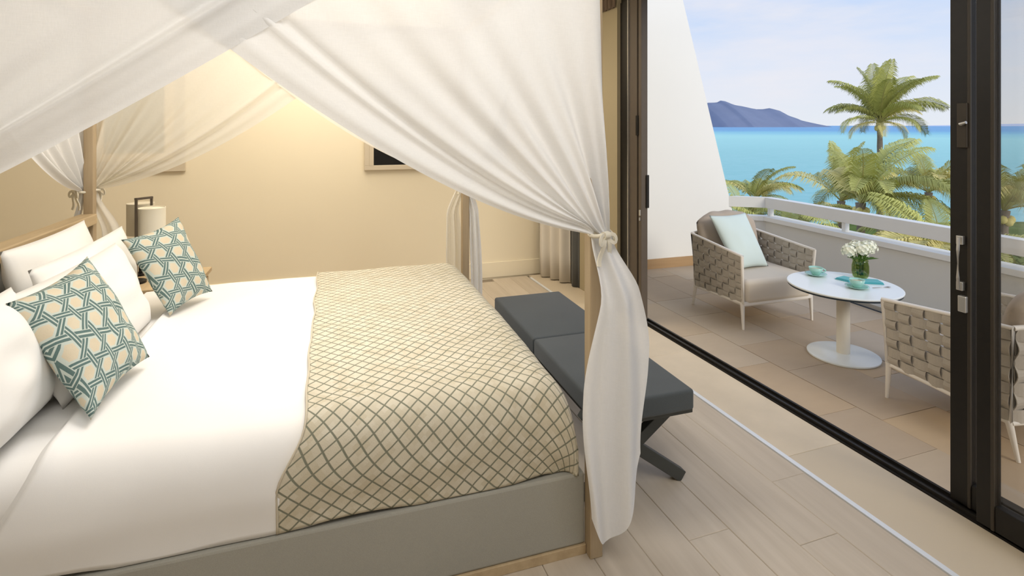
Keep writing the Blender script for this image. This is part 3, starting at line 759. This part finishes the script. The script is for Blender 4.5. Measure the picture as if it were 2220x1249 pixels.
# ------------------------------------------------------------------ lounge chairs (built at the origin, front toward -Y)
def ribbon_obj(pts, nrm, w, name, mat, parent, th=.004):
    m = MB(); V = []
    for i, p in enumerate(pts):
        d = (pts[min(i+1,len(pts)-1)]-pts[max(i-1,0)]).normalized(); s_ = d.cross(nrm).normalized()*w/2; n_ = nrm*th/2
        V.append([m.v(p+s_+n_), m.v(p-s_+n_), m.v(p-s_-n_), m.v(p+s_-n_)])
    for a, b in zip(V, V[1:]):
        for j in range(4): m.bm.faces.new((a[j],a[(j+1)%4],b[(j+1)%4],b[j]))
    m.bm.faces.new(V[0]); m.bm.faces.new(V[-1][::-1])
    return m.build(name, mat, parent)
def make_chair(label):
    t = thing('lounge_chair', label, 'chair', (0,0,0), 'woven balcony lounge chairs')
    fr = .0125
    def bf_(s): return {'bf':Vector((s*.332,-.302,.195)),'bb':Vector((s*.318,.305,.165)),'tf':Vector((s*.352,-.315,.562)),'tb':Vector((s*.335,.325,.618))}
    for s in (-1,1):
        c = bf_(s)
        MB().tube([c['bf'],c['tf'],c['tb'],c['bb'],c['bf'],c['tf']], fr, 10).build('side_frame', M['chair_frame'], t, smooth=True, sharp=60)
        MB().tube([c['bf']+Vector((0,.008,.01)), Vector((s*.334,-.306,.0))], [.017,.009], 10).build('leg', M['chair_frame'], t, smooth=True, sharp=60)
        MB().tube([c['bb']+Vector((0,-.01,.01)), Vector((s*.318,.335,.0))], [.017,.009], 10).build('leg', M['chair_frame'], t, smooth=True, sharp=60)
    back = []
    for i in range(13):
        f = i/12; x = -.335+.67*f; back.append(Vector((x, .325+.06*math.sin(PI*f), .618+.015*math.sin(PI*f))))
    backb = [Vector((p.x*.95, .305+.03*math.sin(PI*i/12), .165)) for i, p in enumerate(back)]
    MB().tube(back, fr, 10).build('back_rail', M['chair_frame'], t, smooth=True, sharp=60); MB().tube(backb, fr, 10).build('back_rail', M['chair_frame'], t, smooth=True, sharp=60)
    MB().bar((-.33,-.302,.195),(.33,-.302,.195),.022,.03).box((-.315,-.29,.165),(.315,.30,.185)).build('seat_frame', M['chair_frame'], t, bevel=.003)
    def weave(P, nrm, nr, nc, wh, wv):
        amp = .0095
        for i in range(nr):
            v = (i+.5)/nr
            pts = [P(.015+.97*k/40, v)+nrm(k/40)*(amp*math.cos(PI*nc*(k/40-.5/nc))*(1 if i % 2 else -1)) for k in range(41)]
            ribbon_obj(pts, nrm(.5), wh, 'strap', M['strap'], t)
        for j in range(nc):
            u = (j+.5)/nc
            pts = [P(u, .02+.96*k/28)+nrm(u)*(-amp*math.cos(PI*nr*(k/28-.5/nr))*(1 if j % 2 else -1)) for k in range(29)]
            ribbon_obj(pts, nrm(u), wv, 'strap', M['strap'], t)
    for s in (-1,1):
        c = bf_(s)
        def P(u, v, c=c): return (c['bf']*(1-u)+c['bb']*u)*(1-v)+(c['tf']*(1-u)+c['tb']*u)*v
        weave(P, lambda u, s=s: Vector((s,0,0)), 7, 8, .0510, .062)
    def PB(u, v):
        k = u*12; i = min(int(k), 11); f = k-i
        return (backb[i]*(1-f)+backb[i+1]*f)*(1-v)+(back[i]*(1-f)+back[i+1]*f)*v
    weave(PB, lambda u: Vector((0,1,0)), 7, 8, .0615, .066)
    o = MB().box((-.318,-.325,.188),(.318,.24,.375)).build('seat_cushion', M['seat'], t, bevel=.042, seg=5)
    for p_ in o.data.polygons: p_.use_smooth = True
    # back cushion: rounded top, leaning
    m = MB()
    for sg in (1,-1):
        def fn(u, v, sg=sg):
            a = 2*u-1; b = v; x = a*.305
            top = .80-.09*abs(a)**3.2
            z = .37+(top-.37)*b
            th = .075*max(0,(1-abs(a)**4)*(1-(2*b-1)**6))**.5
            tuft = .004*math.sin(a*11)*sm(.7,1,b)
            y = .235+.085*b+.02*math.cos(a*1.4)-(.02*abs(a)**2)
            return (x, y-sg*th+tuft*.3, z+tuft)
        m.grid(24, 16, fn)
    m.build('back_cushion', M['backcush'], t, smooth=True, weld=.0005)
    return t
def dup(root, loc, rz, label):
    r = root.copy(); COL.objects.link(r); r.location = loc; r.rotation_euler = (0,0,rz); r['label'] = label
    for ch in list(root.children):
        c = ch.copy(); COL.objects.link(c); c.parent = r
    return r
ch1 = make_chair('white-framed woven lounge chair with aqua pillow, by the white balcony wall')
ch2 = dup(ch1, (3.345,2.035,BZ), PI-.03, 'woven lounge chair seen from the side, nearest, behind the dark door frame')
ch1.location = (3.315,3.775,BZ)
aq = pillow_mesh('throw_pillow', ((3.115,3.71,.372),(3.475,3.745,.372),(3.045,3.955,.785),(3.445,3.985,.785)), .12, M['aqua'], .06, .008, 12)
tag(aq, 'pale aqua square pillow leaning on the back of the farther lounge chair', 'pillow')

# ------------------------------------------------------------------ table and what stands on it
TX, TY = 3.293, 2.873
tb = thing('side_table', 'round white pedestal table between the two balcony chairs', 'table', (TX,TY,BZ))
MB().lathe((TX,TY,0),[(0,.462),(.340,.462),(.344,.466),(.344,.472),(.340,.475),(0,.475)],72).build('tabletop', M['table'], tb, smooth=True, sharp=30)
MB().lathe((TX,TY,0),[(.30,.4505),(.338,.4515),(.341,.462),(0,.4619)],72).build('edge_band', M['table_edge'], tb, smooth=True, sharp=30)
MB().lathe((TX,TY,0),[(0,.008),(.041,.008),(.041,.452),(0,.452)],32).build('column', M['table_leg'], tb, smooth=True, sharp=40)
MB().lathe((TX,TY,BZ),[(0,0),(.215,0),(.219,.004),(.219,.012),(.205,.017),(.05,.022),(0,.022)],64).build('base', M['table'], tb, smooth=True, sharp=30)
TT = .4752
def cup(x, y, label_c, label_s, ang):
    s_ = MB().lathe((x,y,TT),[(0,0),(.034,0),(.058,.008),(.070,.014),(.071,.016),(.058,.012),(.034,.005),(0,.004)],36).build('saucer', M['cup'], None, smooth=True)
    tag(s_, label_s, 'saucer', 'celadon saucers')
    c = thing('coffee_cup', label_c, 'cup', (x,y,TT+.006), 'celadon cups')
    MB().lathe((x,y,TT+.006),[(0,0),(.022,0),(.026,.004),(.040,.028),(.047,.052),(.0445,.052),(.038,.028),(.020,.007),(0,.006)],36).build('bowl', M['cup'], c, smooth=True)
    MB().lathe((x,y,TT+.006),[(0,.040),(.0415,.040)],28).build('coffee', M['coffee'], c, smooth=True)
    h = [Vector((x,y,TT+.006))+Vector((math.cos(ang)*(.040+.026*math.sin(PI*k/8)), math.sin(ang)*(.040+.026*math.sin(PI*k/8)), .016+.030*k/8)) for k in range(9)]
    MB().tube(h, .0045, 8).build('handle', M['cup'], c, smooth=True)
cup(3.297,3.10,'celadon cup at the far left of the table near the farther chair','celadon saucer under the cup nearer the farther chair',-.5)
cup(3.300,2.775,'celadon cup at the front of the table before the flower vase','celadon saucer under the cup in front of the vase',.3)
def napkin(x, y, rz, w, d, label):
    n_ = thing('napkin', label, 'napkin', (x,y,TT), 'teal napkins'); R = Matrix.Translation((x,y,TT)) @ Matrix.Rotation(rz,4,'Z')
    for i in range(3):
        m = MB(); m.x = R
        m.box((-w/2+.004*i,-d/2+.003*i,.0045*i+.0003),(w/2-.002*i,d/2-.004*i,.0045*(i+1))); m.build('fold', M['napkin'], n_, bevel=.0018)
napkin(3.505,2.845,-.5,.13,.10,'folded teal napkin to the right of the flower vase')
napkin(3.40,2.945,.2,.10,.10,'folded teal napkin tucked left of the flower vase')
sp = MB(); sp.tube([(3.395,2.74,TT+.003),(3.47,2.725,TT+.004),(3.50,2.72,TT+.004)], [.0022,.0022,.004], 8); sp.lathe((3.51,2.718,TT+.0005),[(0,0),(.009,.002),(.012,.005),(0,.004)],14)
tag(sp.build('teaspoon', M['steel'], None, smooth=True), 'small steel teaspoon lying beside the front saucer', 'spoon')
VX, VY = 3.545, 2.955
vs = MB().lathe((VX,VY,TT),[(0,.001),(.038,.001),(.048,.012),(.054,.045),(.053,.085),(.046,.115),(.050,.125),(.047,.125),(.043,.115),(.049,.085),(.050,.045),(.044,.014),(0,.010)],40).build('flower_vase', M['vase'], None, smooth=True)
tag(vs, 'rounded green glass vase full of stems on the table', 'vase')
bq = thing('flower_bouquet', 'bunch of white hydrangea-like flowers in the green glass vase', 'flowers', (VX,VY,TT+.02))
rf = random.Random(5)
heads = [(-.075,.02,.19,.050),(-.02,-.03,.205,.050),(.045,-.03,.215,.052),(.085,.02,.20,.046),(.02,.045,.205,.048),(-.045,.05,.185,.042),(.055,.055,.19,.040)]
fm = None
for i, (dx, dy, dz, r) in enumerate(heads):
    m = MB()
    for k in range(46):
        z = 1-2*(k+.5)/46; a = k*2.39996; q = math.sqrt(1-z*z); n_ = Vector((q*math.cos(a), q*math.sin(a), z))
        if n_.z < -.6: continue
        c = Vector((VX+dx,VY+dy,TT+dz))+n_*r*rf.uniform(.85,1.05); e1 = n_.orthogonal().normalized(); e2 = n_.cross(e1)
        for p_ in range(4):
            an = p_*PI/2+a; d1_ = e1*math.cos(an)+e2*math.sin(an); d2_ = e1*math.cos(an+.75)+e2*math.sin(an+.75); d0 = e1*math.cos(an-.75)+e2*math.sin(an-.75)
            L_ = .013
            vs_ = [m.v(c), m.v(c+d0*L_*.75+n_*.002), m.v(c+d1_*L_+n_*.004), m.v(c+d2_*L_*.75+n_*.002)]
            m.bm.faces.new(vs_)
    m.lathe((VX+dx,VY+dy,TT+dz),[(0,-r*.8),(r*.6,-r*.5),(r*.82,0),(r*.6,r*.6),(0,r*.82)],14)
    m.build('flower_head', M['petal'], bq)
    MB().tube([(VX+dx*.25,VY+dy*.25,TT+.016),(VX+dx*.35,VY+dy*.35,TT+.10),(VX+dx*.9,VY+dy*.9,TT+dz-.02)],.004,6).build('stem', M['stem'], bq, smooth=True)
for i in range(9):
    a = i*.7; r = .075+.02*(i % 3); c = Vector((VX+.02*math.cos(a),VY+.02*math.sin(a),TT+.125)); t_ = Vector((VX+r*math.cos(a),VY+r*math.sin(a),TT+.145+.02*(i % 2))); s_ = Vector((-math.sin(a),math.cos(a),0))*.022; md = (c+t_)/2+Vector((0,0,.012))
    m = MB(); A = [m.v(c), m.v(md+s_), m.v(t_), m.v(md-s_)]; m.bm.faces.new(A); m.build('leaf', M['stem'], bq)

# ------------------------------------------------------------------ far outside: sea, island, lawn, palms
def spot(depth, lat, z): p = FWD*depth+RGT*lat; return Vector((p.x, p.y, z))
SEA = -9.6
m = MB()
pts = [spot(d, l, SEA) for d, l in ((55,-3000),(20000,-26000),(20000,26000),(55,3000))]
m.bm.faces.new([m.v(p) for p in pts]); sea = struct(m.build('sea', M['sea']))
# island ridge: bearing offsets at 4 km
D = 4000.
prof_i = [(250,0),(330,40),(380,44),(412,150),(425,165),(445,170),(452,180),(462,177),(475,157),(495,143),(515,130),(530,118),(545,122),(558,128),(572,116),(590,84),(605,66),(618,48),(635,32),(652,20),(668,8),(680,0)]
def ridge(name, prof_, D, mat, dep):
    P2 = []
    for (a, ha), (b, hb) in zip(prof_, prof_[1:]):
        for k in range(5): f = k/5; P2.append((a+(b-a)*f, ha+(hb-ha)*f))
    P2.append(prof_[-1]); n = len(P2)-1
    def fn(u, v):
        x, h = P2[int(round(u*n))]; s_ = 2*v-1
        f = (1-abs(s_)**1.3)
        jag = 1+.12*nz3(x*.06, v*5, 3)*(1-f*.8)
        return spot(D+s_*dep*(.25+h/200.), x*D/1200, SEA-6+max(0,(h+6+9))*f*jag)
    m = MB(); m.grid(n, 14, fn); return struct(m.build(name, mat, smooth=True))
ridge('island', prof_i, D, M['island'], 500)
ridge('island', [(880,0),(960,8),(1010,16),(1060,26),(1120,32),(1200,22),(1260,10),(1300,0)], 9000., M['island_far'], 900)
lw = MB(); lw.bm.faces.new([lw.v(p) for p in (spot(4,-20,-8.9),spot(4,70,-8.9),spot(64,90,-9.3),spot(58,-30,-9.3))]); struct(lw.build('lawn', M['lawn']))

FRONDS = {}
def frond_mesh(key, rise, droop, L, seed, dry):
    if key in FRONDS: return FRONDS[key]
    r = random.Random(seed); n = 26; pts = []; p = Vector((0,0,0)); a = rise
    for i in range(n+1):
        pts.append(p.copy()); p = p+Vector((math.cos(a),0,math.sin(a)))*(L/n); a -= droop/n*(.35+1.3*i/n)
    m = MB(); m.tube(pts, [.034*(1-.85*i/n)*L/3 for i in range(n+1)], 4, cap=False)
    nr = len(m.bm.faces)
    for i in range(64):
        f = .12+.87*i/64; k = f*n; j = min(int(k), n-1); q = pts[j].lerp(pts[j+1], k-j); t_ = (pts[j+1]-pts[j]).normalized(); up = Vector((-t_.z,0,t_.x))
        ll = L*.30*math.sin(PI*min(1,.14+f*.84))**.7*r.uniform(.85,1.12)
        for sg in (-1,1):
            lat = Vector((0,sg,0)); d = (lat*.80+t_*.62+up*(.18+.1*r.random())).normalized()
            s_ = t_*(.019*L/3); md = q+d*ll*.5; e = q+d*ll*.88+Vector((0,0,-ll*(.36+.22*r.random())))
            A = [m.v(q-s_*.6), m.v(q+s_*.6), m.v(md+s_), m.v(md-s_)]; E = m.v(e)
            m.bm.faces.new(A); m.bm.faces.new((A[3],A[2],E))
    me = bpy.data.meshes.new('frond'); m.bm.to_mesh(me); m.bm.free()
    me.materials.append(M['rachis']); me.materials.append(M['leaf_dry' if dry else 'leaf'])
    me.polygons.foreach_set('material_index', [0 if i < nr else 1 for i in range(len(me.polygons))])
    FRONDS[key] = me; return me
KINDS = [('a',1.45,.55,3.,1,0),('b',1.15,1.1,3.,2,0),('c',.80,1.6,3.,3,0),('d',.45,2.0,2.9,4,0),('e',.10,1.7,2.7,5,1),('f',.85,1.7,2.9,6,1)]
def palm(label, depth, lat, zc, size, seed, kinds, lean=(0,0), wind=0., n=None, group='coconut palms beyond the balcony'):
    r = random.Random(seed); top = spot(depth, lat, zc); base = spot(depth, lat, -9.0)+Vector((lean[0],lean[1],0))
    t = thing('palm_tree', label, 'palm', base, group)
    tp = []; rr = []
    for i in range(33):
        f = i/32; p = base.lerp(top, f)-Vector((lean[0],lean[1],0))*(f*(1-f)); tp.append(p); rr.append((.17-.07*f+.008*(i % 2))*(size**.5)*(1.5 if f > .985 else 1))
    MB().tube(tp, rr, 10).build('trunk', M['trunk'], t, smooth=True)
    m = MB()
    for i in range(7):
        a = i*.9; m.lathe(top+Vector((.13*math.cos(a),.13*math.sin(a),-.20-.05*(i % 2))),[(0,-.11),(.07,-.07),(.09,0),(.06,.07),(0,.10)],8)
    m.build('fruit_cluster', M['leaf_dry'], t, smooth=True)
    for i, (kd, az, sc) in enumerate(kinds):
        K = KINDS[kd]; o = bpy.data.objects.new('frond', frond_mesh(*K)); COL.objects.link(o); o.parent = t
        o.matrix_parent_inverse = Matrix.Translation(-t.location)
        o.location = top; s_ = size*sc
        o.scale = (s_,s_,s_); o.rotation_euler = (r.uniform(-.25,.25)+wind, 0, az-YAW)
    return t
def crown(seed, n, wts=(0,1,1,2,2,2,3,3,3,4,5), wind_az=None):
    r = random.Random(seed); out = []
    for i in range(n):
        az = i*2.39996+r.uniform(-.3,.3)
        if wind_az is not None: d = math.atan2(math.sin(az-wind_az), math.cos(az-wind_az)); az = wind_az+d*.72
        out.append((r.choice(wts), az, r.uniform(.85,1.1)))
    return out
# tall palm in the open view: upright spear fronds, side sprays, low arching fronds
tall = [(0,.9,.96),(1,5.0,.9),(1,.35,1.06),(1,-.35,1.0),(1,2.85,.95),(2,.4,.95),(2,-.25,1.0),(2,2.8,.8),(5,.2,.85),(0,.3,1.0),(0,2.6,.92),(0,4.6,.95),(0,1.5,.9),(1,.1,.95),(1,3.3,.82),(1,1.2,.9),(1,4.4,.9),(1,5.6,.95),(1,2.3,.85),(2,.15,.80),(2,3.05,.68),(2,-.5,.85),(2,2.4,.75),(2,1.6,.8),(2,4.8,.8),(3,.05,.84),(3,3.2,.72),(3,5.3,.62),(4,3.05,.6),(4,.10,.62),(4,4.2,.5),(5,-.3,.6),(3,1.4,.7)]
palm('tall single coconut palm rising above the sea horizon', 24., 15.95, 1.66, 1.0, 3, tall)
palm('broad green palm crown directly below the tall palm, above the rail', 15., 9.45, -.55, .80, 8, crown(8,22,(1,1,2,2,2,3,3,5,5),-.2), group=None)
palm('bushy palm crown with swept fronds at left of the broad palm', 19., 11.3, -1.05, .80, 14, crown(14,16,(0,0,1,1,2,3,5),.2))
palm('yellowish palm crown partly behind the dark door frame, right of the tall trunk', 19., 14.3, -.75, .72, 21, crown(21,18,(1,2,2,3,5,5,5),.1))
palm('small palm crown just right of the slanted white wall', 20., 8.75, -1.15, .60, 33, crown(33,15,(1,1,2,2,3,5),.5))
palm('low palm with one yellow frond peeping over the rail middle', 17., 8.9, -1.55, .60, 41, crown(41,12,(2,2,3,5,5)))
palm('palm with pale trunk seen through the right-hand glass leaf', 13., 11.55, -.45, .70, 52, crown(52,16,(1,2,2,3,5,5),-.35))
palm('low palm under the rail behind the aqua pillow', 15., 7.4, -2.1, .70, 61, crown(61,13,(1,2,3,3,5)))
palm('low dense palm under the rail above the flower vase', 12.5, 7.9, -1.65, .62, 71, crown(71,14,(1,2,2,3,5)))
palm('low palm under the rail at the dark door frame', 12., 9.4, -1.45, .66, 83, crown(83,15,(1,2,3,5,5)))
palm('low palm at the far left, its tips beside the white wall', 18., 7.5, -1.45, .55, 91, crown(91,12,(1,2,2,3)))
# hedge of tropical shrubs below: leaf masses nobody could count
rs = random.Random(17); m = MB()
for i in range(9000):
    d = rs.uniform(9.5,17); l = rs.uniform(.33,.98)*d; hgt = -2.3-.35*math.sin(l*1.3)-.3*math.sin(d*2+l)-.035*(d-9)
    c = spot(d, l, hgt-abs(rs.gauss(0,.45))); a = rs.uniform(0,6.28); e = rs.uniform(-.5,.9); n_ = Vector((math.cos(a)*math.cos(e), math.sin(a)*math.cos(e), math.sin(e))); s_ = n_.cross(Vector((0,0,1))).normalized()*.05; L_ = rs.uniform(.22,.45)
    m.bm.faces.new((m.v(c), m.v(c+n_*L_*.5+s_), m.v(c+n_*L_-Vector((0,0,.05))), m.v(c+n_*L_*.5-s_)))
hd = m.build('shrubbery', M['shrub']); hd['kind'] = 'stuff'; hd['label'] = 'dense green shrubbery below the balcony rail'; hd['category'] = 'shrubs'
